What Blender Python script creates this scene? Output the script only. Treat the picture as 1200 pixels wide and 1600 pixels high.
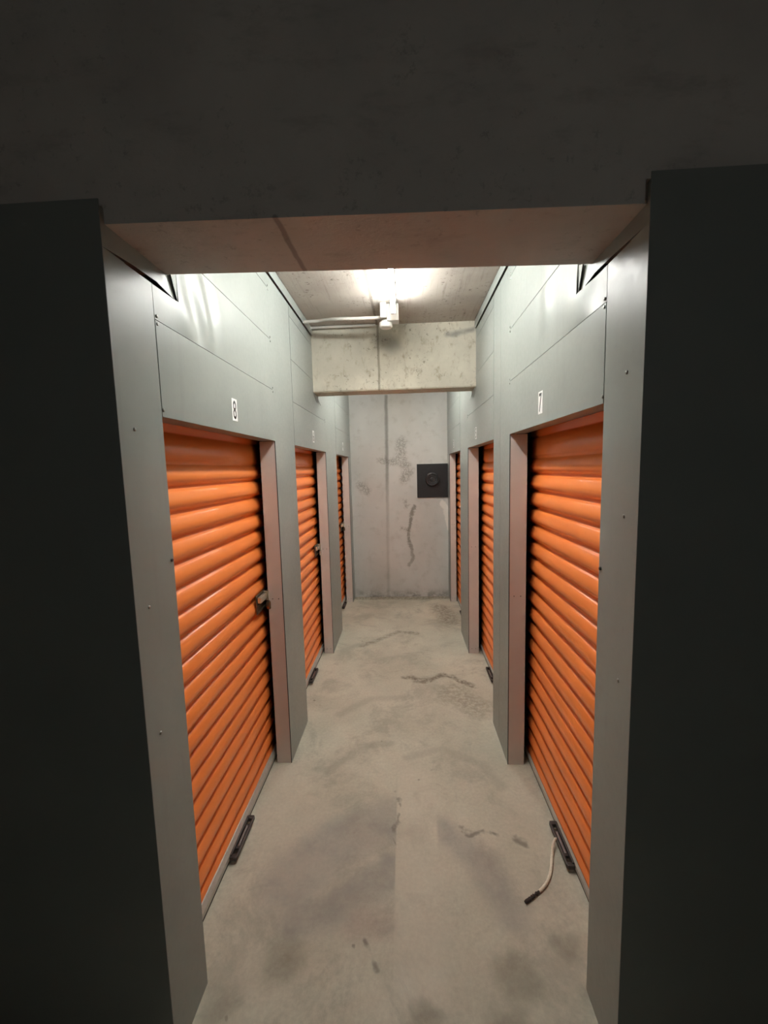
import bpy, bmesh, math, random
from mathutils import Vector, Matrix, noise

# ---------------------------------------------------------------- camera, light, exposure
scene = bpy.context.scene
for o in list(bpy.data.objects):
    bpy.data.objects.remove(o, do_unlink=True)
COL = scene.collection
PI = math.pi

def make_camera():
    pit, yaw, roll, f = 0.1044, -0.0521, -0.0255, 637.18
    cy, sy, cp, sp = math.cos(yaw), math.sin(yaw), math.cos(pit), math.sin(pit)
    F = Vector((sy*cp, cy*cp, -sp)); R = Vector((cy, -sy, 0)); U = R.cross(F)
    c, s = math.cos(roll), math.sin(roll)
    R2 = c*R + s*U; U2 = -s*R + c*U
    m = Matrix((R2, U2, -F)).transposed().to_4x4()
    m.translation = Vector((0, 0, 1.75))
    cam = bpy.data.cameras.new('camera')
    cam.sensor_fit = 'VERTICAL'; cam.sensor_height = 36.0; cam.sensor_width = 27.0
    cam.lens = f/1600*36.0
    cam.clip_start = 0.02; cam.clip_end = 60
    o = bpy.data.objects.new('camera', cam); COL.objects.link(o)
    o.matrix_world = m
    scene.camera = o
make_camera()

TUBE_EMISSION = 25.5          # strength of every fluorescent tube
FILL_EMISSION = 3.9       # dim unseen fill, added to lift the cross passage
TUBE_COLOR = (0.985, 1.0, 0.965)
w = bpy.data.worlds.new('world'); scene.world = w; w.use_nodes = True
w.node_tree.nodes['Background'].inputs[0].default_value = (0.55, 0.6, 0.62, 1)
w.node_tree.nodes['Background'].inputs[1].default_value = 0.05
scene.view_settings.view_transform = 'Standard'
scene.view_settings.look = 'None'
scene.view_settings.gamma = 1.0
scene.view_settings.exposure = 2.46
scene.view_settings.use_curve_mapping = False

# ---------------------------------------------------------------- measured layout (metres)
WL, WR = -0.714, 0.574                 # faces of the steel partitions
W = {-1: WL, 1: WR}
CX = {-1: WL-0.130, 1: WR+0.142}       # middle of roller curtains
BX = {-1: WL-0.106, 1: WR+0.126}       # face of bottom bars
JD = {-1: 0.088, 1: 0.094}             # jamb depth
Y0 = {-1: 1.007, 1: 1.030}             # front edge of partitions
BAYS = {-1: [(1.200, 2.262), (2.672, 3.735), (4.310, 5.255)],
        1: [(1.224, 2.270), (2.672, 3.730), (4.250, 5.240)]}
YB = 5.469                             # end wall
ZT = 1.922                             # head of openings
ZS = [2.200, 2.468, 2.735]             # horizontal panel seams
ZTR = 2.805                            # underside of ceiling trim
ZC = 2.870                             # ceiling
ZN = 2.298                             # notch under the near beam
YN = {-1: 1.336, 1: 1.420}
PT = 0.004                             # sheet thickness

# ---------------------------------------------------------------- object helpers
def tag(o, label=None, cat=None, group=None, kind=None):
    if label: o['label'] = label
    if cat: o['category'] = cat
    if group: o['group'] = group
    if kind: o['kind'] = kind
    return o

def empty(name, loc=(0, 0, 0)):
    o = bpy.data.objects.new(name, None); COL.objects.link(o)
    o.location = loc; o.empty_display_size = 0.05
    return o

def obj(name, bm, mat, parent=None, smooth=False):
    bmesh.ops.recalc_face_normals(bm, faces=bm.faces)
    me = bpy.data.meshes.new(name)
    bm.to_mesh(me); bm.free()
    for m in (mat if isinstance(mat, (list, tuple)) else [mat]):
        me.materials.append(m)
    if smooth:
        for p in me.polygons: p.use_smooth = True
        me.set_sharp_from_angle(angle=0.7)
    o = bpy.data.objects.new(name, me); COL.objects.link(o)
    if parent is not None:
        o.parent = parent
        # geometry is written in world coordinates; keep it there
        o.matrix_parent_inverse = Matrix.Translation(-Vector(parent.location))
    return o

def box(bm, a, b, bev=0.0, mi=0):
    x0, x1 = sorted((a[0], b[0])); y0, y1 = sorted((a[1], b[1])); z0, z1 = sorted((a[2], b[2]))
    vs = [bm.verts.new(p) for p in ((x0,y0,z0),(x1,y0,z0),(x1,y1,z0),(x0,y1,z0),(x0,y0,z1),(x1,y0,z1),(x1,y1,z1),(x0,y1,z1))]
    fs = []
    for f in ((0,3,2,1),(4,5,6,7),(0,1,5,4),(1,2,6,5),(2,3,7,6),(3,0,4,7)):
        fc = bm.faces.new([vs[i] for i in f]); fc.material_index = mi; fs.append(fc)
    if bev > 0:
        es = list({e for f in fs for e in f.edges})
        bmesh.ops.bevel(bm, geom=es, offset=bev, segments=2, affect='EDGES', profile=0.6)
    return vs

def prism(bm, pts, d, mi=0):
    """polygon pts (3D, planar) extruded by vector d"""
    d = Vector(d)
    a = [bm.verts.new(p) for p in pts]; b = [bm.verts.new(Vector(p)+d) for p in pts]
    n = len(pts)
    fs = [bm.faces.new(a[::-1]), bm.faces.new(b)]
    for i in range(n):
        fs.append(bm.faces.new((a[i], a[(i+1) % n], b[(i+1) % n], b[i])))
    for f in fs: f.material_index = mi

def tube(bm, pts, r, seg=12, cap=True):
    pts = [Vector(p) for p in pts]
    rs = r if isinstance(r, (list, tuple)) else [r]*len(pts)
    rings = []; prev = None
    for i, p in enumerate(pts):
        t = (pts[min(i+1, len(pts)-1)] - pts[max(i-1, 0)]).normalized()
        if prev is None:
            up = Vector((0, 0, 1)) if abs(t.z) < 0.9 else Vector((1, 0, 0))
            n = t.cross(up).normalized()
        else:
            n = (prev - t*prev.dot(t)).normalized()
        prev = n; b = t.cross(n)
        rings.append([bm.verts.new(p + rs[i]*(math.cos(2*PI*k/seg)*n + math.sin(2*PI*k/seg)*b)) for k in range(seg)])
    for i in range(len(rings)-1):
        for k in range(seg):
            bm.faces.new((rings[i][k], rings[i][(k+1) % seg], rings[i+1][(k+1) % seg], rings[i+1][k]))
    if cap:
        bm.faces.new(rings[0][::-1]); bm.faces.new(rings[-1])

def cyl(bm, p0, p1, r, seg=24, r2=None):
    tube(bm, [p0, p1], [r, r2 if r2 is not None else r], seg)

def lathe(bm, base, axis, prof, seg=32):
    """prof: list of (distance along axis, radius)"""
    axis = Vector(axis).normalized(); base = Vector(base)
    up = Vector((0, 0, 1)) if abs(axis.z) < 0.9 else Vector((1, 0, 0))
    n = axis.cross(up).normalized(); b = axis.cross(n)
    rings = []
    for d, r in prof:
        rings.append([bm.verts.new(base + axis*d + r*(math.cos(2*PI*k/seg)*n + math.sin(2*PI*k/seg)*b)) for k in range(seg)])
    for i in range(len(rings)-1):
        for k in range(seg):
            bm.faces.new((rings[i][k], rings[i][(k+1) % seg], rings[i+1][(k+1) % seg], rings[i+1][k]))
    bm.faces.new(rings[0][::-1]); bm.faces.new(rings[-1])

def smooth_path(pts, n=8):
    P = [Vector(p) for p in pts]; out = []
    for i in range(len(P)-1):
        p0, p1, p2, p3 = P[max(i-1, 0)], P[i], P[i+1], P[min(i+2, len(P)-1)]
        for k in range(n):
            t = k/n
            out.append(0.5*((2*p1)+(-p0+p2)*t+(2*p0-5*p1+4*p2-p3)*t*t+(-p0+3*p1-3*p2+p3)*t**3))
    out.append(P[-1]); return out

# ---------------------------------------------------------------- material helpers
class NT:
    def __init__(s, name):
        s.m = bpy.data.materials.new(name); s.m.use_nodes = True
        s.t = s.m.node_tree; s.b = s.t.nodes['Principled BSDF']
        s.pos = s.t.nodes.new('ShaderNodeTexCoord').outputs['Object']
    def n(s, typ, **k):
        nd = s.t.nodes.new(typ)
        for a, v in k.items(): setattr(nd, a, v)
        return nd
    def put(s, sock, v):
        if isinstance(v, bpy.types.NodeSocket): s.t.links.new(v, sock)
        else:
            if isinstance(v, (tuple, list)) and len(v) == 3 and sock.type == 'RGBA': v = (*v, 1)
            sock.default_value = v
    def math(s, op, a, b=0.0, c=None, clamp=False):
        nd = s.n('ShaderNodeMath', operation=op, use_clamp=clamp)
        s.put(nd.inputs[0], a); s.put(nd.inputs[1], b)
        if c is not None: s.put(nd.inputs[2], c)
        return nd.outputs[0]
    def vmath(s, op, a, b=None, scale=None):
        nd = s.n('ShaderNodeVectorMath', operation=op)
        s.put(nd.inputs[0], a)
        if b is not None: s.put(nd.inputs[1], b)
        if scale is not None: s.put(nd.inputs['Scale'], scale)
        return nd.outputs['Value'] if op in ('LENGTH', 'DOT_PRODUCT', 'DISTANCE') else nd.outputs['Vector']
    def map(s, scale=(1, 1, 1), loc=(0, 0, 0), src=None):
        nd = s.n('ShaderNodeMapping'); s.put(nd.inputs['Vector'], src or s.pos)
        nd.inputs['Scale'].default_value = scale; nd.inputs['Location'].default_value = loc
        return nd.outputs[0]
    def noise(s, scale, detail=4, rough=0.55, src=None, dist=0.0, color=False):
        nd = s.n('ShaderNodeTexNoise'); s.put(nd.inputs['Vector'], src or s.pos)
        nd.inputs['Scale'].default_value = scale; nd.inputs['Detail'].default_value = detail
        nd.inputs['Roughness'].default_value = rough; nd.inputs['Distortion'].default_value = dist
        return nd.outputs['Color'] if color else nd.outputs['Fac']
    def ramp(s, v, lo, hi, a=0.0, b=1.0):
        nd = s.n('ShaderNodeMapRange', interpolation_type='SMOOTHSTEP')
        s.put(nd.inputs[0], v)
        for i, x in zip((1, 2, 3, 4), (lo, hi, a, b)): nd.inputs[i].default_value = x
        return nd.outputs[0]
    def mix(s, f, a, b, blend='MIX'):
        nd = s.n('ShaderNodeMix', data_type='RGBA', blend_type=blend)
        s.put(nd.inputs[0], f); s.put(nd.inputs[6], a); s.put(nd.inputs[7], b)
        return nd.outputs[2]
    def warp(s, scale, amt, src=None):
        c = s.noise(scale, 3, src=src, color=True)
        v = s.vmath('SUBTRACT', c, (0.5, 0.5, 0.5))
        return s.vmath('ADD', src or s.pos, s.vmath('SCALE', v, scale=amt))
    def seg(s, p, a, b, r0, r1):
        """1 inside a stroke from a to b, fading between radius r0 and r1"""
        a, b = Vector(a), Vector(b); d = b-a; L2 = max(d.length_squared, 1e-9)
        pa = s.vmath('SUBTRACT', p, tuple(a))
        t = s.math('DIVIDE', s.vmath('DOT_PRODUCT', pa, tuple(d)), L2, clamp=True)
        q = s.vmath('SUBTRACT', pa, s.vmath('SCALE', tuple(d), scale=t))
        return s.ramp(s.vmath('LENGTH', q), r0, r1, 1.0, 0.0)
    def stroke(s, p, pts, r0, r1):
        out = None
        for a, b in zip(pts, pts[1:]):
            m = s.seg(p, a, b, r0, r1)
            out = m if out is None else s.math('MAXIMUM', out, m)
        return out
    def bump(s, h, strength=0.3, dist=0.01):
        nd = s.n('ShaderNodeBump'); s.put(nd.inputs['Height'], h)
        nd.inputs['Strength'].default_value = strength; nd.inputs['Distance'].default_value = dist
        s.t.links.new(nd.outputs[0], s.b.inputs['Normal'])
    def set(s, **k):
        names = dict(color='Base Color', rough='Roughness', metal='Metallic', spec='Specular IOR Level', coat='Coat Weight', coatr='Coat Roughness')
        for a, v in k.items(): s.put(s.b.inputs[names[a]], v)
        return s.m

def simple(name, col, rough=0.5, metal=0.0, var=0.12, scale=30):
    m = NT(name)
    f = m.noise(scale, 4)
    c = m.mix(f, tuple(x*(1-var) for x in col), tuple(min(1, x*(1+var)) for x in col))
    m.bump(f, 0.08, 0.002)
    return m.set(color=c, rough=rough, metal=metal)

def painted_steel():
    m = NT('grey_green_painted_steel')
    big = m.noise(2.2, 3); sm = m.noise(45, 4, 0.6)
    streak = m.noise(6, 4, src=m.map((4, 4, 0.35)))
    c = m.mix(m.ramp(big, 0.3, 0.7), (0.25, 0.275, 0.255), (0.285, 0.31, 0.288))
    c = m.mix(m.ramp(streak, 0.55, 0.8, 0, 0.35), c, (0.22, 0.238, 0.22))
    c = m.mix(m.ramp(sm, 0.62, 0.8, 0, 0.25), c, (0.20, 0.215, 0.20))
    orange_peel = m.noise(260, 2)
    wave = m.noise(3.0, 1)
    h = m.math('ADD', m.math('MULTIPLY', orange_peel, 0.02), m.math('MULTIPLY', wave, 0.5))
    m.bump(h, 0.45, 0.012)
    return m.set(color=c, rough=m.ramp(sm, 0.2, 0.8, 0.29, 0.40), spec=0.45)

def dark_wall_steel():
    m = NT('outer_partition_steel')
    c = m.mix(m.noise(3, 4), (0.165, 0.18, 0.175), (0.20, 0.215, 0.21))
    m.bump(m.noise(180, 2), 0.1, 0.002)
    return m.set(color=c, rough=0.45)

def orange_paint():
    m = NT('orange_roller_paint')
    c = m.mix(m.noise(5, 4), (0.86, 0.225, 0.050), (0.94, 0.275, 0.068))
    c = m.mix(m.ramp(m.noise(40, 5, 0.7), 0.6, 0.85, 0, 0.35), c, (0.5, 0.085, 0.015))
    m.bump(m.noise(300, 2), 0.05, 0.002)
    return m.set(color=c, rough=0.24, spec=0.55)

def floor_concrete():
    m = NT('worn_floor_concrete')
    p = m.warp(2.2, 0.10)
    p = m.warp(11, 0.035, p)
    big = m.noise(1.6, 5, 0.6); mid = m.noise(7, 6, 0.65); fine = m.noise(60, 5, 0.7)
    c = m.mix(m.ramp(big, 0.3, 0.7), (0.49, 0.47, 0.375), (0.65, 0.625, 0.51))
    c = m.mix(m.ramp(mid, 0.42, 0.68, 0, 0.55), c, (0.60, 0.555, 0.46))
    c = m.mix(m.ramp(m.noise(4, 6, 0.7, dist=0.8), 0.56, 0.72, 0, 0.38), c, (0.30, 0.265, 0.20))
    c = m.mix(m.ramp(m.noise(2.6, 7, 0.72, dist=0.4), 0.48, 0.64, 0, 0.6), c, (0.36, 0.345, 0.28))
    c = m.mix(m.ramp(fine, 0.3, 0.75, 0.22, 0), c, (0.2, 0.18, 0.14))
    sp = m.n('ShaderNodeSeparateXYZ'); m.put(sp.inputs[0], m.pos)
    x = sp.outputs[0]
    # two grey scuffed patches either side of a paler strip
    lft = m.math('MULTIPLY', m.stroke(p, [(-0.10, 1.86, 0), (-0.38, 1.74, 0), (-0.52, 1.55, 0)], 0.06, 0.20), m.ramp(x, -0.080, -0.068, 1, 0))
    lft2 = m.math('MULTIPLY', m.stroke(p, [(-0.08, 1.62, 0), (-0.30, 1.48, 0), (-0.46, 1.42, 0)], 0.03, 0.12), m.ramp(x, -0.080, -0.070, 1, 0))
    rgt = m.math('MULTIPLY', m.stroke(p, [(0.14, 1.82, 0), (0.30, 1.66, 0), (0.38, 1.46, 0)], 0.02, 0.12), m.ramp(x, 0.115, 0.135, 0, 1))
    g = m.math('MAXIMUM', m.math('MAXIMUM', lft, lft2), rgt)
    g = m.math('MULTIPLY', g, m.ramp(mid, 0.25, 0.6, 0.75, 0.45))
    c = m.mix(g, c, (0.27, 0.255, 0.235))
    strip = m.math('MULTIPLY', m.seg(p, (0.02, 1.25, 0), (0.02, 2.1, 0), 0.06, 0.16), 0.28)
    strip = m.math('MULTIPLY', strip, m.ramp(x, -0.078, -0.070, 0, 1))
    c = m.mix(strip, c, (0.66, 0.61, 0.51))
    p2 = m.warp(9, 0.12)
    # brown dirt streaks by the second bay
    dirt = m.stroke(p2, [(-0.02, 3.28, 0), (0.15, 3.22, 0), (0.30, 3.32, 0), (0.52, 3.14, 0)], 0.012, 0.05)
    dirt = m.math('MAXIMUM', dirt, m.math('MULTIPLY', m.stroke(p2, [(0.35, 3.05, 0), (0.5, 2.85, 0)], 0.06, 0.18), 0.55))
    dirt = m.math('MAXIMUM', dirt, m.math('MULTIPLY', m.stroke(p2, [(0.42, 5.0, 0), (0.50, 4.55, 0)], 0.04, 0.2), 0.8))
    dirt = m.math('MAXIMUM', dirt, m.math('MULTIPLY', m.stroke(p2, [(-0.45, 3.9, 0), (-0.1, 4.25, 0), (0.1, 4.2, 0)], 0.01, 0.06), 0.7))
    dirt = m.math('MAXIMUM', dirt, m.math('MULTIPLY', m.stroke(p2, [(-0.75, 5.44, 0), (0.1, 5.40, 0), (0.66, 5.43, 0)], 0.03, 0.12), 0.9))
    dirt = m.math('MULTIPLY', dirt, m.ramp(m.noise(28, 5, 0.7), 0.35, 0.6, 0.15, 0.8))
    c = m.mix(dirt, c, (0.12, 0.095, 0.06))
    # arcs left by swept dirt
    p3 = m.warp(5, 0.03)
    arcs = m.stroke(p3, [(-0.48, 2.2, 0), (-0.30, 2.42, 0), (-0.12, 2.45, 0)], 0.008, 0.045)
    arcs = m.math('MAXIMUM', arcs, m.stroke(p3, [(-0.02, 2.32, 0), (0.2, 2.40, 0), (0.42, 2.26, 0), (0.5, 2.1, 0)], 0.008, 0.05))
    arcs = m.math('MAXIMUM', arcs, m.stroke(p3, [(-0.5, 2.75, 0), (-0.3, 2.95, 0), (0.0, 2.98, 0)], 0.008, 0.06))
    c = m.mix(m.math('MULTIPLY', arcs, 0.30), c, (0.25, 0.225, 0.18))
    shade_blobs = None  # dimness of the nearest floor, put into the colour as dark blotches
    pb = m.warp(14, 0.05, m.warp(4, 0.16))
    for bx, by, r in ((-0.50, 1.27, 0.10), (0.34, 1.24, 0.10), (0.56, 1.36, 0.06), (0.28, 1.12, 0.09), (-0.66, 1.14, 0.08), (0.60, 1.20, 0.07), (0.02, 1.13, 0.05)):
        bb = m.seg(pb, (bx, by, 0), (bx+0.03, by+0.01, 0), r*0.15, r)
        shade_blobs = bb if shade_blobs is None else m.math('MAXIMUM', shade_blobs, bb)
    c = m.mix(m.math('MULTIPLY', shade_blobs, 0.42), c, (0.13, 0.115, 0.08))
    marks = m.stroke(p2, [(0.24, 1.86, 0), (0.30, 1.80, 0), (0.40, 1.80, 0)], 0.004, 0.02)
    marks = m.math('MAXIMUM', marks, m.seg(p2, (0.50, 1.80, 0), (0.53, 1.76, 0), 0.004, 0.025))
    marks = m.math('MAXIMUM', marks, m.seg(p, (-0.19, 1.36, 0), (-0.13, 1.25, 0), 0.002, 0.012))
    marks = m.math('MAXIMUM', marks, m.math('MULTIPLY', m.seg(p2, (-0.075, 2.05, 0), (-0.075, 1.70, 0), 0.002, 0.014), 0.8))
    c = m.mix(m.math('MULTIPLY', marks, 0.65), c, (0.11, 0.10, 0.08))
    pinkish = m.seg(p, (-0.22, 1.40, 0), (-0.12, 1.42, 0), 0.01, 0.08)
    c = m.mix(m.math('MULTIPLY', pinkish, 0.25), c, (0.25, 0.13, 0.13))
    # small dark specks
    vo = m.n('ShaderNodeTexVoronoi'); m.put(vo.inputs['Vector'], m.warp(30, 0.03)); vo.inputs['Scale'].default_value = 7
    spk = m.math('MULTIPLY', m.ramp(vo.outputs['Distance'], 0.035, 0.075, 1, 0), m.ramp(m.noise(3), 0.5, 0.6))
    c = m.mix(m.math('MULTIPLY', spk, 0.6), c, (0.12, 0.10, 0.075))
    m.bump(m.math('ADD', m.math('MULTIPLY', mid, 0.4), m.math('MULTIPLY', fine, 0.3)), 0.25, 0.006)
    return m.set(color=c, rough=m.ramp(mid, 0.3, 0.7, 0.55, 0.8), spec=0.35)

def end_wall_concrete():
    m = NT('end_wall_concrete')
    big = m.noise(1.5, 5); mid = m.noise(9, 6, 0.65); fine = m.noise(70, 5, 0.7)
    c = m.mix(m.ramp(big, 0.3, 0.7), (0.57, 0.57, 0.545), (0.66, 0.66, 0.635))
    c = m.mix(m.ramp(mid, 0.5, 0.75, 0, 0.35), c, (0.38, 0.365, 0.325))
    sp = m.n('ShaderNodeSeparateXYZ'); m.put(sp.inputs[0], m.pos); x, z = sp.outputs[0], sp.outputs[2]
    pw = m.warp(14, 0.035); pc = m.warp(22, 0.09)
    # formwork line, dirtier near the top
    ln = m.stroke(m.warp(10, 0.02), [(-0.222, YB, 2.7), (-0.235, YB, 1.3), (-0.252, YB, 0.0)], 0.006, 0.035)
    ln = m.math('MULTIPLY', ln, m.math('ADD', m.ramp(z, 0.9, 2.0, 0.12, 0.55), m.math('MULTIPLY', mid, 0.25)))
    c = m.mix(ln, c, (0.17, 0.165, 0.145))
    c = m.mix(m.ramp(x, -0.245, -0.235, 0.12, 0.0), c, (0.24, 0.24, 0.22))
    st = m.stroke(pc, [(-0.03, YB, 2.10), (-0.05, YB, 1.9), (0.06, YB, 1.72), (0.0, YB, 1.62)], 0.03, 0.10)
    st = m.math('MAXIMUM', st, m.seg(pc, (-0.32, YB, 1.86), (-0.10, YB, 1.84), 0.01, 0.07))
    st = m.math('MAXIMUM', st, m.seg(pc, (-0.60, YB, 1.54), (-0.50, YB, 1.46), 0.02, 0.09))
    st = m.math('MAXIMUM', st, m.seg(pc, (0.0, YB, 1.32), (0.02, YB, 1.25), 0.005, 0.05))
    st = m.math('MAXIMUM', st, m.seg(pc, (-0.05, YB, 0.95), (0.04, YB, 0.93), 0.005, 0.05))
    net = m.ramp(m.math('ABSOLUTE', m.math('SUBTRACT', m.noise(19, 8, 0.75), 0.5)), 0.0, 0.045, 1, 0.15)
    c = m.mix(m.math('MULTIPLY', m.math('MULTIPLY', st, net), 0.75), c, (0.15, 0.14, 0.115))
    run = m.stroke(m.warp(38, 0.045, m.warp(9, 0.07)), [(0.13, YB, 1.25), (0.085, YB, 1.15), (0.06, YB, 0.98), (0.04, YB, 0.80), (0.075, YB, 0.65), (0.10, YB, 0.56), (0.04, YB, 0.44)], 0.012, 0.034)
    c = m.mix(m.math('MULTIPLY', run, m.math('MULTIPLY', m.ramp(m.noise(24, 5, 0.7), 0.32, 0.52, 0.25, 1), m.ramp(z, 0.3, 0.9, 0.5, 0.8))), c, (0.19, 0.18, 0.15))
    patch = m.stroke(m.warp(12, 0.08), [(0.50, YB, 1.27), (0.56, YB, 1.20), (0.60, YB, 0.95)], 0.035, 0.055)
    c = m.mix(m.math('MULTIPLY', patch, 0.8), c, (0.86, 0.83, 0.78))
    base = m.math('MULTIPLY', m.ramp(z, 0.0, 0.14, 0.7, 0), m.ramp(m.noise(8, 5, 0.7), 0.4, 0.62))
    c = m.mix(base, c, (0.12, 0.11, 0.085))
    m.bump(m.math('ADD', m.math('MULTIPLY', mid, 0.5), m.math('MULTIPLY', fine, 0.3)), 0.3, 0.006)
    return m.set(color=c, rough=0.8, spec=0.3)

def board_concrete(name, a, b, stain, amount, grain=(60, 4, 20), seams=(), marks=(), pits=0.75):
    m = NT(name)
    big = m.noise(2.5, 5, 0.6); g = m.noise(1.0, 5, 0.7, src=m.map(grain)); fine = m.noise(90, 4, 0.7)
    c = m.mix(m.ramp(big, 0.3, 0.7), a, b)
    c = m.mix(m.ramp(g, 0.52, 0.72, 0, amount), c, stain)
    pit = m.math('MULTIPLY', m.ramp(m.noise(34, 6, 0.75), 0.565, 0.66), m.ramp(m.noise(3.6, 3), 0.42, 0.56))
    c = m.mix(m.math('MULTIPLY', pit, pits), c, tuple(x*0.45 for x in stain))
    for s0, s1, r in seams:
        c = m.mix(m.math('MULTIPLY', m.seg(m.warp(12, 0.012), s0, s1, r*0.4, r), 0.6), c, tuple(x*0.5 for x in stain))
    for pts, r0, r1, k in marks:
        c = m.mix(m.math('MULTIPLY', m.stroke(m.warp(9, 0.05), pts, r0, r1), k), c, (0.12, 0.115, 0.11))
    m.bump(m.math('ADD', m.math('MULTIPLY', g, 0.6), m.math('MULTIPLY', fine, 0.3)), 0.35, 0.006)
    return m.set(color=c, rough=0.85, spec=0.25)

STEEL = painted_steel()
OUTER = dark_wall_steel()
JAMB = simple('beige_grey_jamb_paint', (0.62, 0.575, 0.54), 0.5, 0, 0.05, 12)
ORANGE = orange_paint()
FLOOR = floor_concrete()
ENDW = end_wall_concrete()
CEIL = board_concrete('ceiling_concrete', (0.35, 0.31, 0.27), (0.44, 0.40, 0.35), (0.21, 0.18, 0.145), 0.5, (34, 2.2, 20),
                      [((-0.215, 1.2, ZC), (-0.19, 3.3, ZC), 0.012)])
BEAM = board_concrete('beam_concrete', (0.46, 0.435, 0.36), (0.62, 0.59, 0.49), (0.30, 0.25, 0.17), 0.75, (16, 16, 9),
                      [((-0.185, 3.31, 2.88), (-0.185, 3.31, 2.36), 0.012)],
                      [([(-0.16, 3.31, 2.76), (-0.08, 3.31, 2.72)], 0.01, 0.11, 0.5), ([(0.36, 3.31, 2.775), (0.54, 3.31, 2.80)], 0.004, 0.035, 0.6)])
BEAM_NEAR = board_concrete('near_beam_concrete', (0.42, 0.39, 0.37), (0.50, 0.465, 0.44), (0.27, 0.235, 0.22), 0.4, (5, 12, 12),
                           [((-0.30, 1.0, 2.36), (-0.29, 1.35, 2.36), 0.01)], pits=0.3)
HALL = simple('hall_concrete', (0.52, 0.51, 0.48), 0.85, var=0.2, scale=3)
BLACK = simple('unlit_interior', (0.02, 0.02, 0.02), 0.9)
GAP = simple('seam_backing', (0.03, 0.032, 0.03), 0.8)
GALV = simple('bottom_bar_aluminium', (0.50, 0.49, 0.44), 0.42, 0.25, 0.2, 60)
RUBBER = simple('rubber_seal', (0.035, 0.033, 0.03), 0.75)
DARKMETAL = simple('dark_handle_plastic', (0.055, 0.046, 0.042), 0.42, 0.1, 0.3, 50)
CHROME = simple('worn_chrome', (0.70, 0.67, 0.55), 0.28, 0.75, 0.2, 80)
DARKCHROME = simple('tarnished_latch_steel', (0.23, 0.19, 0.14), 0.3, 0.9, 0.3, 80)
BRASS = simple('dark_padlock_brass', (0.16, 0.13, 0.08), 0.35, 0.8, 0.2, 80)
SILVER = simple('bright_padlock_steel', (0.72, 0.70, 0.64), 0.28, 0.7, 0.1, 80)
SCREW = simple('screw_steel', (0.30, 0.31, 0.29), 0.3, 0.8, 0.1, 80)
DKSCREW = simple('dark_screw_steel', (0.06, 0.06, 0.055), 0.45, 0.5, 0.1, 80)
WHITE = simple('white_enamel', (0.72, 0.71, 0.68), 0.35, 0, 0.04, 40)
CONDUIT = simple('painted_conduit', (0.48, 0.46, 0.42), 0.45, 0, 0.1, 30)
STICKER = simple('sticker_white', (0.88, 0.88, 0.86), 0.4, 0, 0.03, 30)
INK = simple('sticker_black', (0.012, 0.012, 0.012), 0.45)
VENT = simple('black_board', (0.022, 0.022, 0.024), 0.38, 0, 0.25, 20)
ROPE = simple('cream_cord', (0.80, 0.75, 0.62), 0.8, 0, 0.15, 120)
CHAR = simple('frayed_dark_cord', (0.05, 0.04, 0.035), 0.9)

def tube_material(name, strength, color):
    m = bpy.data.materials.new(name); m.use_nodes = True
    t = m.node_tree; t.nodes.clear()
    e = t.nodes.new('ShaderNodeEmission'); out = t.nodes.new('ShaderNodeOutputMaterial')
    e.inputs[0].default_value = (*color, 1); e.inputs[1].default_value = strength
    t.links.new(e.outputs[0], out.inputs[0]); return m
LIT = tube_material('lit_tube', TUBE_EMISSION, TUBE_COLOR)
DIM = tube_material('fill_lamp_glow', FILL_EMISSION, (0.92, 1.0, 0.98))

# ---------------------------------------------------------------- room shell
def shell():
    bm = bmesh.new(); box(bm, (-3.7, -1.7, -0.15), (3.7, YB+0.2, 0.0))
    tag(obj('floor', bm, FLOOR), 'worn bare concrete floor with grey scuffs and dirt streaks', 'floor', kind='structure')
    bm = bmesh.new(); box(bm, (-3.7, -1.7, ZC), (3.7, YB+0.2, ZC+0.15))
    tag(obj('ceiling', bm, CEIL), 'board-marked brown concrete ceiling above the passage', 'ceiling', kind='structure')
    bm = bmesh.new(); box(bm, (-1.6, YB, 0.0), (1.5, YB+0.15, ZC))
    tag(obj('wall_back', bm, ENDW), 'stained grey concrete wall closing the far end of the passage', 'wall', kind='structure')
    bm = bmesh.new(); box(bm, (-3.7, -1.7, 0), (3.7, -1.55, ZC))
    tag(obj('wall_front', bm, HALL), 'concrete wall of the dark cross passage behind the viewer', 'wall', kind='structure')
shell()

def sheet(bm, s, y0, y1, z0, z1, proud=0.0, nseg=None):
    """steel sheet on side s facing the passage"""
    x = W[s] - s*proud
    box(bm, (x, y0, z0), (x + s*PT, y1, z1))

def dent(side, y, z):
    """gentle dents of the thin sheets near the near beam, metres towards the passage"""
    d = 0.0
    g = lambda y0, z0, sy, sz: math.exp(-((y-y0)/sy)**2 - ((z-z0)/sz)**2)
    if side < 0:
        u = (y-1.50) + 0.35*(z-2.35)
        d += 0.006*g(1.50, 2.34, 0.13, 0.12)*math.cos(u*38)
        d += 0.003*g(1.36, 2.27, 0.10, 0.05)
    else:
        d += 0.006*g(1.43, 2.31, 0.13, 0.09) - 0.004*g(1.30, 2.26, 0.06, 0.05)
        d += 0.003*g(1.75, 2.42, 0.10, 0.12)*math.cos((y-1.72)*30)
    return d

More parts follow.
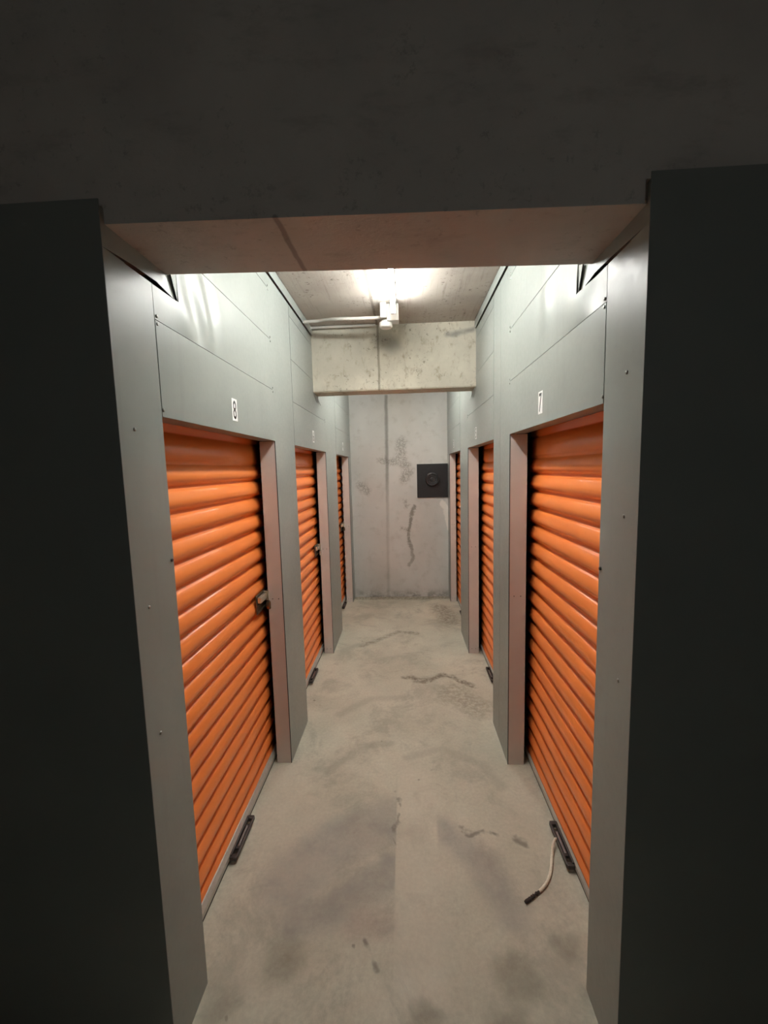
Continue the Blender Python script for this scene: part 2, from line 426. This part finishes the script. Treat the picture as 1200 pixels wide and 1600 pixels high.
def grid_sheet(bm, s, y0, y1, z0, z1, cut=None, n=0.012):
    """finely divided sheet that carries dents; cut(y, z) True removes a cell"""
    ny = max(2, int((y1-y0)/n)); nz = max(2, int((z1-z0)/n))
    ys = [y0+(y1-y0)*i/ny for i in range(ny+1)]; zs = [z0+(z1-z0)*j/nz for j in range(nz+1)]
    if cut:
        cy, cz = cut
        ys = sorted(set([y for y in ys if abs(y-cy) > n*0.6] + ([cy] if y0 < cy < y1 else [])))
        zs = sorted(set([z for z in zs if abs(z-cz) > n*0.6] + ([cz] if z0 < cz < z1 else [])))
    V = {}
    for i, y in enumerate(ys):
        for j, z in enumerate(zs):
            e = min(1, (y-y0)/0.02, (y1-y)/0.02, (z-z0)/0.02+0.2, (z1-z)/0.02+0.2)
            V[i, j] = bm.verts.new((W[s] - s*dent(s, y, z)*max(0.0, e), y, z))
    fs = []
    for i in range(len(ys)-1):
        for j in range(len(zs)-1):
            if cut and (ys[i]+ys[i+1])/2 < cut[0] and (zs[j]+zs[j+1])/2 > cut[1]: continue
            fs.append(bm.faces.new((V[i, j], V[i+1, j], V[i+1, j+1], V[i, j+1])))
    for v in list(bm.verts):
        if not v.link_faces: bm.verts.remove(v)
    r = bmesh.ops.extrude_face_region(bm, geom=bm.faces[:])
    for v in r['geom']:
        if isinstance(v, bmesh.types.BMVert): v.co.x += s*0.003
    return fs

def screw_bm(p, s, r=0.005):
    bm = bmesh.new()
    lathe(bm, p, (-s, 0, 0), [(-0.002, r), (0.0008, r), (0.0022, r*0.8), (0.003, r*0.4)], 12)
    return bm

def partition(s, name, label):
    root = tag(empty(name, (W[s], Y0[s], 0)), label, 'wall', kind='structure')
    bays = BAYS[s]; y0 = Y0[s]
    # dark backing seen through the seams, leaving the door openings free
    bm = bmesh.new()
    xa, xb = W[s]+s*0.010, W[s]+s*0.030
    edges = [y0+0.01] + [v for b in bays for v in b] + [YB]
    for i in range(0, len(edges), 2):
        ztop = ZN-0.004 if i == 0 else ZTR
        box(bm, (xa, edges[i]+(0.012 if i else 0), 0), (xb, edges[i+1]-0.012 if i+1 < len(edges)-1 else YB, ztop))
    box(bm, (xa, YN[s]+0.012, ZT+0.03), (xb, YB, ZTR))
    box(bm, (xa, y0+0.01, ZT+0.03), (xb, YN[s]+0.012, ZN-0.006))
    obj('seam_backing', bm, GAP, root)
    # full-height posts between doors
    for i in range(4):
        a = y0 if i == 0 else bays[i-1][1]
        b = bays[i][0] if i < 3 else YB
        top = ZN if i == 0 else ZTR
        bm = bmesh.new()
        if i == 0:
            ym = y0 + 0.075
            sheet(bm, s, a, b-0.0015, 0, top)
            sheet(bm, s, a-0.0015, ym, 0.0, top, 0.0022)
            box(bm, (W[s]+s*PT, b-0.004, 0), (W[s]+s*JD[s], b-0.0015, ZT))
        elif i == 1 and s == 1:
            ym = a+0.22
            sheet(bm, s, a+0.0004, ym-0.001, 0, top); sheet(bm, s, ym+0.0015, b-0.0015, 0, top)
            box(bm, (W[s]+s*PT, b-0.004, 0), (W[s]+s*JD[s], b-0.0015, ZT))
        else:
            sheet(bm, s, a+0.0004, b-(0.0015 if i < 3 else 0), 0, top)
            if i < 3: box(bm, (W[s]+s*PT, b-0.004, 0), (W[s]+s*JD[s], b-0.0015, ZT))
        obj('post_panel', bm, STEEL, root)
    # jambs facing the viewer
    for i, (a, b) in enumerate(bays):
        bm = bmesh.new()
        x0, x1 = W[s]+s*0.001, W[s]+s*(JD[s] if not (s > 0 and i == 2) else 0.076)
        box(bm, (x0, b-0.0012, 0), (x1, b+0.0028, ZT-0.002))
        box(bm, (x1-s*0.003, b+0.0028, 0), (x1, b+0.05, ZT-0.002))
        obj('door_jamb', bm, JAMB, root)
        bm = bmesh.new()
        box(bm, (W[s]-s*0.0005, b-0.0018, 0), (W[s]+s*0.0035, b+0.0006, ZT-0.002))
        obj('corner_gap', bm, GAP, root)
        bm = bmesh.new()
        box(bm, (W[s]+s*PT, a, ZT), (W[s]+s*0.080, b, ZT+0.003))
        box(bm, (W[s]+s*0.077, a, ZT), (W[s]+s*0.080, b, ZT+0.035))
        obj('lintel_return', bm, STEEL, root)
        for dz in (1.02, ) + ((0.045,) if i else ()):
            for q in (0.3, 0.7):
                bm = bmesh.new()
                lathe(bm, (x0+(x1-x0)*q, b-0.0012, dz), (0, -1, 0), [(-0.001, 0.0035), (0.001, 0.003), (0.0016, 0.0015)], 8)
                obj('screw', bm, DKSCREW, root)
    # header sheets above the doors
    for i, (a, b) in enumerate(bays):
        nxt = b+0.0005 if i < 2 else b-0.0005
        lv = [ZT] + ZS + [ZTR]
        for j in range(4):
            z0, z1 = lv[j]+(0.0013 if j else 0), lv[j+1]-0.0013
            bm = bmesh.new()
            if i == 0 and j in (1, 2, 3):
                a2 = a+0.001
                grid_sheet(bm, s, a2, nxt, z0, z1, cut=(YN[s], ZN), n=0.015 if j == 1 else 0.03)
            else:
                sheet(bm, s, a+0.0015, nxt, z0, z1, 0.0008)
            ob = obj('header_panel', bm, STEEL, root, smooth=False)
            if i == 0 and j in (1, 2, 3):
                for p in ob.data.polygons: p.use_smooth = True
                ob.data.set_sharp_from_angle(angle=0.6)
        # screws at the sheet corners
        for z in ZS[:3]:
            for dz in (-0.011, 0.011):
                for y in ((a+0.010, b+0.005) if (i == 0 and z < 2.3) else (b+0.005,)):
                    obj('screw', screw_bm((W[s]-s*0.001, y, z+dz), s, 0.0048 if i == 0 else 0.004), SCREW, root)
        if i == 0:
            obj('screw', screw_bm((W[s]-s*0.001, a+0.006, ZT+0.02), s, 0.006), SCREW, root)
    # faces of the screws on the first post
    pts = {-1: [(1.064, 1.872), (1.060, 1.387), (1.062, 1.016), (1.187, 1.491)],
           1: [(1.101, 1.980), (1.091, 1.611), (1.090, 1.160), (1.212, 1.442)]}[s]
    for k, (y, z) in enumerate(pts):
        obj('screw', screw_bm((W[s]-s*0.0022, y, z), s, 0.0052), DKSCREW if k == 3 else SCREW, root)
    # flap of sheet bent out where it was cut for the near beam
    bm = bmesh.new()
    x = W[s]; yn = YN[s]
    prism(bm, [(x, yn+0.001, ZN-0.002), (x, yn+0.001, ZN+0.09), (x-s*0.004, yn-0.040, ZN+0.075)], (s*0.0015, 0, 0))
    prism(bm, [(x+s*0.006, yn-0.004, ZN+0.006), (x+s*0.007, yn-0.10, ZN+0.021), (x+s*0.007, yn-0.20, ZN+0.018), (x+s*0.006, Y0[s]-0.001, ZN+0.006), (x+s*0.006, Y0[s]-0.001, ZN+0.10), (x+s*0.006, yn-0.03, ZN+0.10), (x+s*0.006, yn-0.022, ZN+0.062)], (s*0.0015, 0, 0))
    obj('bent_flap', bm, STEEL, root)
    # trim angle along the ceiling
    bm = bmesh.new()
    for ya, yb in ((YN[s]+0.0, 3.295), (3.51, YB)):
        box(bm, (W[s]-s*0.012, ya, ZTR+0.004), (W[s]-s*0.0095, yb, ZC-0.0005))
        box(bm, (W[s]-s*0.012, ya, ZC-0.003), (W[s]+s*0.03, yb, ZC-0.0005))
    obj('ceiling_trim', bm, STEEL, root)
    # bent corners of sheet under the second beam
    bm = bmesh.new()
    x = W[s]-s*0.004
    prism(bm, [(x, 3.29, 2.372), (x, 3.42, 2.31), (x-s*0.008, 3.46, 2.365)], (s*0.002, 0, 0))
    prism(bm, [(x, 3.43, 2.372), (x-s*0.014, 3.50, 2.30), (x-s*0.002, 3.53, 2.372)], (s*0.002, 0, 0))
    obj('bent_flap', bm, STEEL, root)
    # dark space behind the shutters
    bm = bmesh.new()
    xo = W[s]+s*0.75
    box(bm, (xo, y0+0.06, 0), (xo+s*0.03, YB, ZC))
    for ya in (bays[0][1]+0.19, bays[1][1]+0.27):
        box(bm, (W[s]+s*0.17, ya, 0), (xo, ya+0.03, ZC))
    obj('unit_liner', bm, BLACK, root)
    # partition face towards the cross passage
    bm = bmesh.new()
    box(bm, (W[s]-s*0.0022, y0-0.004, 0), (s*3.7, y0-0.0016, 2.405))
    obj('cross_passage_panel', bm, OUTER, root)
    return root

partition(-1, 'wall_left', 'grey-green sheet steel partition on the left with three door openings')
partition(1, 'wall_right', 'grey-green sheet steel partition on the right with three door openings')

# ---------------------------------------------------------------- concrete beams
bm = bmesh.new()
fy = lambda x: 1.043 + 0.018*(x+0.07)
by = lambda x: 1.315 + 0.036*(x+0.07)
zb = lambda x: 2.358 - 0.008*(x+0.07)
xs = [-3.7, -2.0, -0.714, 0.0, 0.574, 2.0, 3.7]
rows = [[bm.verts.new(p) for p in ((x, fy(x), max(2.33, zb(x))), (x, by(x), max(2.33, zb(x))), (x, by(x), ZC), (x, fy(x), ZC))] for x in xs]
for r0, r1 in zip(rows, rows[1:]):
    for k in range(4): bm.faces.new((r0[k], r0[(k+1) % 4], r1[(k+1) % 4], r1[k]))
bm.faces.new(rows[0]); bm.faces.new(rows[-1][::-1])
tag(obj('concrete_beam', bm, BEAM_NEAR), 'dark concrete ceiling beam nearest the viewer, its brown underside over the passage entrance', 'beam')

bm = bmesh.new()
vs = box(bm, (WL-0.25, 3.309, 2.374), (WR+0.25, 3.497, ZC))
bmesh.ops.bevel(bm, geom=[e for e in bm.edges if all(v.co.z < 2.4 for v in e.verts) and abs(e.verts[0].co.y-e.verts[1].co.y) < 1e-4], offset=0.006, segments=2, affect='EDGES')
tag(obj('concrete_beam', bm, BEAM), 'pale stained concrete beam beyond the lamp, crossing high between the steel walls', 'beam')

# ---------------------------------------------------------------- roller doors
PITCH = 0.0945
RIB_START = 0.055 + 0.034
def curtain_profile(z):
    """offset of the curtain towards the passage at height z: broad round rib, narrow groove"""
    t = ((z - RIB_START) / PITCH) % 1.0
    if t < 0.16: u = t/0.16; return -0.015
    u = (t-0.16)/0.84
    return -0.015 + 0.025*math.sin(PI*u)**0.50 + 0.0022*math.sin(2*PI*u)

def roller_door(s, i, n, label, lock=None):
    a, b = BAYS[s][i]
    ya, yb = a-0.085, b+(0.112 if i < 2 else 0.195)
    root = tag(empty('door_%d' % n, (BX[s], (a+b)/2, 0)), label, 'door', kind='structure')
    cx = CX[s] if not (s > 0 and i == 2) else W[s]+0.106
    # curtain with its ribs
    bm = bmesh.new()
    zs = []
    zs += [0.052, 0.058, 0.066, 0.074, 0.080, 0.085]
    z = RIB_START
    while z < 1.74:
        for t in (0, 0.05, 0.11, 0.16, 0.20, 0.26, 0.34, 0.44, 0.58, 0.72, 0.82, 0.90, 0.96):
            zs.append(z+t*PITCH)
        z += PITCH
    prof = [(zz, curtain_profile(zz)) for zz in zs]
    ze = zs[-1] + 0.04*PITCH
    # flat slats near the coil: wider, shallow laps
    prof += [(ze, -0.010), (ze+0.012, -0.002), (ze+0.02, 0.001), (ze+0.105, -0.002), (ze+0.110, -0.012), (ze+0.118, -0.012), (ze+0.124, -0.004), (ze+0.21, -0.010), (ze+0.30, -0.030), (ze+0.34, -0.055)]
    rng = random.Random(n)
    ny = 10
    sag = [0.0015*rng.uniform(-1, 1) for _ in range(ny+1)]
    V = []
    for zz, p in prof:
        row = []
        for k in range(ny+1):
            y = ya+(yb-ya)*k/ny
            row.append(bm.verts.new((cx - s*(p+sag[k]), y, zz)))
        V.append(row)
    for r0, r1 in zip(V, V[1:]):
        for k in range(ny): bm.faces.new((r0[k], r0[k+1], r1[k+1], r1[k]))
    r = bmesh.ops.extrude_face_region(bm, geom=bm.faces[:])
    for v in r['geom']:
        if isinstance(v, bmesh.types.BMVert): v.co.x += s*0.004
    o = obj('curtain', bm, ORANGE, root)
    for p in o.data.polygons: p.use_smooth = abs(p.normal.y) < 0.5
    # hidden reel behind the header, kept as a dark drum
    bm = bmesh.new(); cyl(bm, (cx+s*0.17, a-0.05, ZT+0.22), (cx+s*0.17, b+0.05, ZT+0.22), 0.11, 32)
    obj('coil_drum', bm, ORANGE, root)
    # side guides
    for yy, d in ((ya-0.012, 1), (yb+0.012, -1)):
        bm = bmesh.new()
        box(bm, (cx+s*0.020, yy-d*0.020, 0), (cx+s*0.024, yy+d*0.03, ZT+0.05))
        box(bm, (cx-s*0.030, yy-d*0.024, 0), (cx+s*0.024, yy-d*0.020, ZT+0.05))
        obj('side_guide', bm, BLACK, root)
    # bottom bar: angle with ledge, face and rubber
    bx = BX[s] if not (s > 0 and i == 2) else W[s]+0.090
    bm = bmesh.new()
    prism(bm, [(bx+s*0.003, ya+0.01, 0.016), (bx, ya+0.01, 0.019), (bx, ya+0.01, 0.040), (bx+s*0.003, ya+0.01, 0.044), (bx+s*0.012, ya+0.01, 0.058),
               (bx+s*0.030, ya+0.01, 0.062), (bx+s*0.030, ya+0.01, 0.016)], (0, yb-ya-0.02, 0))
    obj('bottom_bar', bm, GALV, root)
    bm = bmesh.new()
    box(bm, (bx+s*0.004, ya+0.012, 0.0), (bx+s*0.022, yb-0.012, 0.0165), 0.002)
    obj('rubber_seal', bm, RUBBER, root)
    # low pull handle
    yh = {0: 1.735, 1: 3.265, 2: 5.06}[i] if s < 0 else {0: 1.735, 1: 3.285, 2: 4.70}[i]
    hl = 0.115
    bm = bmesh.new()
    xo = bx - s*0.034
    pts = []
    for q in range(21):     # rounded outline of the plate, in plan
        an = -PI/2 + PI*q/20
        pts.append((xo + s*0.012 - s*0.012*math.cos(an), yh+hl-0.012+0.012*math.sin(an)+0.0, 0.020))
    outline = [(bx, yh-hl, 0.022), (xo+s*0.010, yh-hl, 0.022), (xo+s*0.003, yh-hl+0.004, 0.022), (xo, yh-hl+0.012, 0.022),
               (xo, yh+hl-0.012, 0.022), (xo+s*0.003, yh+hl-0.004, 0.022), (xo+s*0.010, yh+hl, 0.022), (bx, yh+hl, 0.022)]
    # outer rail, end lugs and inner raised grip leave two finger holes
    box(bm, (xo, yh-hl+0.006, 0.016), (xo+s*0.009, yh+hl-0.006, 0.034), 0.003)
    for d in (-1, 1):
        box(bm, (xo+s*0.002, yh+d*hl, 0.014), (bx+s*0.004, yh+d*(hl-0.022), 0.034), 0.005)
        box(bm, (xo+s*0.006, yh+d*(hl-0.050), 0.016), (bx+s*0.002, yh+d*(hl-0.066), 0.030), 0.003)
    box(bm, (bx-s*0.008, yh-hl+0.01, 0.016), (bx+s*0.003, yh+hl-0.01, 0.040), 0.003)
    h = obj('pull_handle', bm, DARKMETAL, root)
    bm = bmesh.new()
    box(bm, (xo+s*0.012, yh-hl*0.48, 0.020), (bx-s*0.012, yh+hl*0.48, 0.033), 0.003)
    obj('grip_insert', bm, simple_grip, h)
    # latch at the far edge of the left-hand doors, at the near edge of the right-hand doors
    if s < 0:
        make_latch(root, s, b-0.028, lock, n)
    else:
        make_latch(root, s, a+0.028, None, n)
    return root

simple_grip = simple('worn_grip_metal', (0.22, 0.19, 0.18), 0.35, 0.4, 0.25, 60)

LATCH_Z = 1.025
def make_latch(root, s, yc, lock, n):
    d = 1 if s < 0 else -1            # direction in which the bolt slides
    cx = (CX[s] if n != 6 else W[s]+0.106) - s*0.0135
    lat = empty('latch', (cx, yc, LATCH_Z)); lat.parent = root
    lat.matrix_parent_inverse = Matrix.Translation(-Vector(root.location))
    zc = LATCH_Z
    def part(name, bm, mat):
        o = obj(name, bm, mat)
        o.parent = lat
        o.matrix_parent_inverse = Matrix.Translation(-Vector(lat.location))
        return o
    bm = bmesh.new()
    box(bm, (cx, yc-d*0.095, zc-0.060), (cx-s*0.004, yc+d*0.060, zc+0.050), 0.0015)
    box(bm, (cx-s*0.004, yc-d*0.095, zc-0.012), (cx-s*0.011, yc+d*0.060, zc-0.006), 0.001)
    box(bm, (cx-s*0.004, yc-d*0.095, zc-0.046), (cx-s*0.011, yc+d*0.060, zc-0.040), 0.001)
    for a_, b_ in ((-0.080, -0.052), (0.045, -0.052), (-0.080, 0.040), (0.045, 0.040)):
        lathe(bm, (cx-s*0.003, yc+d*a_, zc+b_), (-s, 0, 0), [(0, 0.007), (0.003, 0.006), (0.005, 0.003)], 12)
    part('mounting_plate', bm, DARKCHROME)
    bm = bmesh.new()
    box(bm, (cx-s*0.006, yc-d*0.085, zc+0.004), (cx-s*0.026, yc+d*0.012, zc+0.036), 0.004)
    part('bolt_housing', bm, CHROME)
    bm = bmesh.new()
    cyl(bm, (cx-s*0.016, yc-d*0.010, zc+0.022), (cx-s*0.016, yc+d*0.075, zc+0.022), 0.008, 20)
    lathe(bm, (cx-s*0.020, yc+d*0.070, zc+0.030), (-s, 0, 0), [(-0.012, 0.010), (0.004, 0.017), (0.014, 0.017), (0.018, 0.012)], 20)
    part('sliding_bolt', bm, CHROME)
    bm = bmesh.new()
    box(bm, (cx-s*0.004, yc+d*0.020, zc-0.010), (cx-s*0.034, yc+d*0.026, zc+0.045), 0.0015)
    part('hasp', bm, CHROME)
    if lock:
        label, mat, kind = lock
        yl, xl = yc+d*0.045, cx-s*0.030
        t = tag(empty('padlock', (xl, yl, zc-0.055)), label, 'padlock', 'padlocks on the left-hand doors')
        def pp(nm, bm, m):
            o = obj(nm, bm, m, t)
            return o
        bm = bmesh.new()
        pts = []
        for q in range(13):
            an = PI*q/12
            pts.append((xl, yl+0.016*math.cos(an), zc+0.004+0.022*math.sin(an)))
        pts = [(xl, yl+0.016, zc-0.022)] + pts + [(xl, yl-0.016, zc-0.022)]
        tube(bm, pts, 0.0038, 10)
        pp('shackle', bm, CHROME)
        bm = bmesh.new()
        if kind == 'round':
            lathe(bm, (xl+s*0.013, yl, zc-0.040), (-s, 0, 0), [(0, 0.026), (0.003, 0.032), (0.020, 0.032), (0.025, 0.027)], 32)
        else:
            box(bm, (xl-s*0.010, yl-0.026, zc-0.062), (xl+s*0.010, yl+0.026, zc-0.016), 0.004)
        pp('lock_body', bm, mat)

roller_door(-1, 0, 1, 'orange ribbed roller door marked 8, nearest on the left', ('dark round padlock on the latch of the nearest left orange door', BRASS, 'round'))
roller_door(-1, 1, 2, 'orange ribbed roller door in the middle of the left side', ('bright square padlock on the latch of the middle left orange door', SILVER, 'square'))
roller_door(-1, 2, 3, 'orange ribbed roller door farthest away on the left, by the end wall', ('small dark padlock on the farthest left orange door', BRASS, 'square'))
roller_door(1, 0, 4, 'orange ribbed roller door marked 7, nearest on the right, with a cord at its foot')
roller_door(1, 1, 5, 'orange ribbed roller door in the middle of the right side')
roller_door(1, 2, 6, 'orange ribbed roller door farthest away on the right, next to the black wall board')

# ---------------------------------------------------------------- number stickers
def digit_mesh(ch, w, h):
    """flat digit outline from the built-in font, scaled to w x h, centred"""
    cu = bpy.data.curves.new('digit', 'FONT'); cu.body = ch; cu.extrude = 0.0; cu.offset = 0.006
    ob = bpy.data.objects.new('digit', cu); COL.objects.link(ob)
    dg = bpy.context.evaluated_depsgraph_get(); dg.update()
    me = bpy.data.meshes.new_from_object(ob.evaluated_get(dg))
    bpy.data.objects.remove(ob, do_unlink=True); bpy.data.curves.remove(cu)
    xs = [v.co.x for v in me.vertices]; ys = [v.co.y for v in me.vertices]
    cx, cy = (min(xs)+max(xs))/2, (min(ys)+max(ys))/2
    kx, ky = w/(max(xs)-min(xs)), h/(max(ys)-min(ys))
    bm = bmesh.new(); bm.from_mesh(me); bpy.data.meshes.remove(me)
    for v in bm.verts: v.co = Vector(((v.co.x-cx)*kx, (v.co.y-cy)*ky, 0))
    return bm

def sticker(s, ch, y, z, label, w=0.052, h=0.092, style='black'):
    x = W[s] - s*0.0012
    root = tag(empty('number_sticker', (x, y, z)), label, 'sticker', 'door number stickers')
    bm = bmesh.new(); box(bm, (x, y-w/2, z-h/2), (x-s*0.0008, y+w/2, z+h/2))
    obj('backing', bm, STICKER, root)
    k = 1.0
    dbm = digit_mesh(ch, w*0.60, h*0.84)
    # thicken strokes slightly by a second offset copy
    r = bmesh.ops.extrude_face_region(dbm, geom=dbm.faces[:])
    for v in r['geom']:
        if isinstance(v, bmesh.types.BMVert): v.co.z += 0.0006
    ydir = 1 if s < 0 else -1
    for v in dbm.verts:
        lx, lz, d = v.co.x, v.co.y, v.co.z
        v.co = Vector((x - s*(0.0006+d), y + ydir*lx, z + lz))
    obj('digit', dbm, INK, root)

sticker(-1, '8', 1.730, 2.016, 'white sticker with black number 8 above the nearest left door')
sticker(-1, '6', 3.240, 2.021, 'small white number sticker above the middle left door')
sticker(-1, '4', 4.800, 2.027, 'small white number sticker above the farthest left door')
sticker(1, '7', 1.770, 2.010, 'white sticker with black number 7 above the nearest right door')
sticker(1, '5', 3.310, 2.016, 'small white number sticker above the middle right door')
sticker(1, '3', 4.780, 2.021, 'small white number sticker above the farthest right door')

# ---------------------------------------------------------------- lamps
def batten(y0, y1, label, x=-0.052):
    root = tag(empty('tube_lamp', (x, (y0+y1)/2, ZC)), label, 'lamp', 'ceiling tube lamps')
    bm = bmesh.new(); box(bm, (x-0.017, y0-0.02, ZC-0.034), (x+0.017, y1+0.01, ZC-0.0005), 0.004)
    obj('batten_housing', bm, WHITE, root)
    bm = bmesh.new(); cyl(bm, (x, y0, ZC-0.084), (x, y1, ZC-0.084), 0.014, 24)
    obj('fluorescent_tube', bm, LIT, root)
    for yy, d in ((y0, -1), (y1, 1)):
        bm = bmesh.new()
        box(bm, (x-0.016, yy, ZC-0.104), (x+0.016, yy+d*0.020, ZC-0.026), 0.004)
        obj('lamp_holder', bm, WHITE, root)
batten(1.36, 2.80, 'lit fluorescent tube lamp along the ceiling between the two beams')
batten(3.60, 4.70, 'lit fluorescent tube lamp on the ceiling behind the far beam')

root = tag(empty('added_fill_lamp', (0.25, -1.55, 2.25)), 'dim round fill lamp, added unseen behind the viewer in the dark cross passage', 'lamp')  # added lamp behind the viewer, brightens the near beam and outer walls
bm = bmesh.new(); lathe(bm, (0.25, -1.549, 2.25), (0, 1, 0), [(0, 0.125), (0.03, 0.125), (0.04, 0.115), (0.041, 0.10)], 40)
obj('fill_lamp_base', bm, WHITE, root)
bm = bmesh.new(); lathe(bm, (0.25, -1.509, 2.25), (0, 1, 0), [(0, 0.10), (0.02, 0.096), (0.045, 0.07), (0.055, 0.03)], 40)
obj('fill_lamp_diffuser', bm, DIM, root)

# junction boxes and conduit
root = tag(empty('junction_box', (-0.06, 2.98, ZC)), 'white junction box with a round cover at the end of the lamp', 'junction box')
bm = bmesh.new(); box(bm, (-0.098, 2.90, ZC-0.112), (-0.018, 2.985, ZC-0.0005), 0.005)
obj('square_box', bm, WHITE, root)
bm = bmesh.new(); box(bm, (-0.142, 2.875, ZC-0.098), (-0.100, 2.90, ZC-0.0005), 0.004)
obj('bracket', bm, WHITE, root)
bm = bmesh.new(); lathe(bm, (-0.108, 2.955, ZC-0.095), (0, 0, -1), [(0, 0.030), (0.012, 0.032), (0.014, 0.045), (0.040, 0.045), (0.048, 0.038), (0.050, 0.018)], 36)
obj('round_cover', bm, WHITE, root)

bm = bmesh.new()
path = smooth_path([(-0.13, 2.925, ZC-0.082), (-0.30, 2.93, ZC-0.080), (-0.44, 2.945, ZC-0.072), (-0.54, 3.00, ZC-0.055), (-0.60, 3.03, ZC-0.050), (WL-0.02, 3.04, ZC-0.048)], 8)
tube(bm, path, 0.011, 14)
tag(obj('conduit_pipe', bm, CONDUIT, smooth=True), 'pale cable conduit bending from the junction box to the left wall', 'conduit')
bm = bmesh.new()
tube(bm, [(-0.20, 3.270, ZC-0.014), (WL+0.012, 3.270, ZC-0.014)], 0.010, 12)
tag(obj('conduit_pipe', bm, CONDUIT, smooth=True), 'thin straight conduit in the corner above the pale beam', 'conduit')

# ---------------------------------------------------------------- black board on the end wall
root = tag(empty('vent_board', (0.374, YB, 1.58)), 'square black board with a round ribbed cap on the end wall', 'board')
bm = bmesh.new(); box(bm, (0.166, YB-0.014, 1.360), (0.582, YB-0.0005, 1.806), 0.002)
obj('board', bm, VENT, root)
bm = bmesh.new()
lathe(bm, (0.366, YB-0.013, 1.600), (0, -1, 0), [(0, 0.092), (0.020, 0.090), (0.040, 0.084), (0.044, 0.076), (0.034, 0.072), (0.030, 0.030), (0.034, 0.026), (0.040, 0.0245), (0.042, 0.010)], 48)
for k in range(10):
    a_ = 2*PI*k/10
    box(bm, (0.366+0.052*math.cos(a_)-0.008, YB-0.052, 1.600+0.052*math.sin(a_)-0.008), (0.366+0.052*math.cos(a_)+0.008, YB-0.040, 1.600+0.052*math.sin(a_)+0.008), 0.002)
obj('round_cap', bm, simple('black_cap_plastic', (0.035, 0.035, 0.037), 0.28, 0, 0.2, 30), root)

# ---------------------------------------------------------------- cord on the floor
root = tag(empty('frayed_cord', (0.55, 1.58, 0)), 'short cream cord with dark frayed end lying on the floor by the right door handle', 'cord')
P = smooth_path([(0.664, 1.752, 0.034), (0.648, 1.735, 0.024), (0.628, 1.695, 0.008), (0.610, 1.650, 0.007), (0.592, 1.612, 0.007), (0.570, 1.580, 0.007), (0.545, 1.553, 0.007), (0.520, 1.533, 0.007)], 6)
rng = random.Random(4)
bm = bmesh.new()
for ph in range(3):
    tube(bm, [p + Vector((0.0022*math.cos(i*0.9+ph*2.094), 0.0, 0.0022*math.sin(i*0.9+ph*2.094))) for i, p in enumerate(P)],
         [0.0040+0.0012*rng.random() for _ in P], 8)
obj('twisted_strand', bm, ROPE, root, smooth=True)
P2 = smooth_path([(0.522, 1.535, 0.007), (0.500, 1.520, 0.008), (0.478, 1.506, 0.007), (0.450, 1.490, 0.006)], 5)
bm = bmesh.new()
tube(bm, P2, [0.0035+0.0045*rng.random() for _ in P2], 8)
obj('frayed_end', bm, CHAR, root, smooth=True)

# ---------------------------------------------------------------- ends of the dark cross passage
for s, nm in ((-1, 'left'), (1, 'right')):
    bm = bmesh.new(); box(bm, (s*3.6, -1.6, 0), (s*3.7, 1.02, ZC))
    tag(obj('wall_cross_%s' % nm, bm, HALL), 'plain wall at the %s end of the dark cross passage' % nm, 'wall', kind='structure')
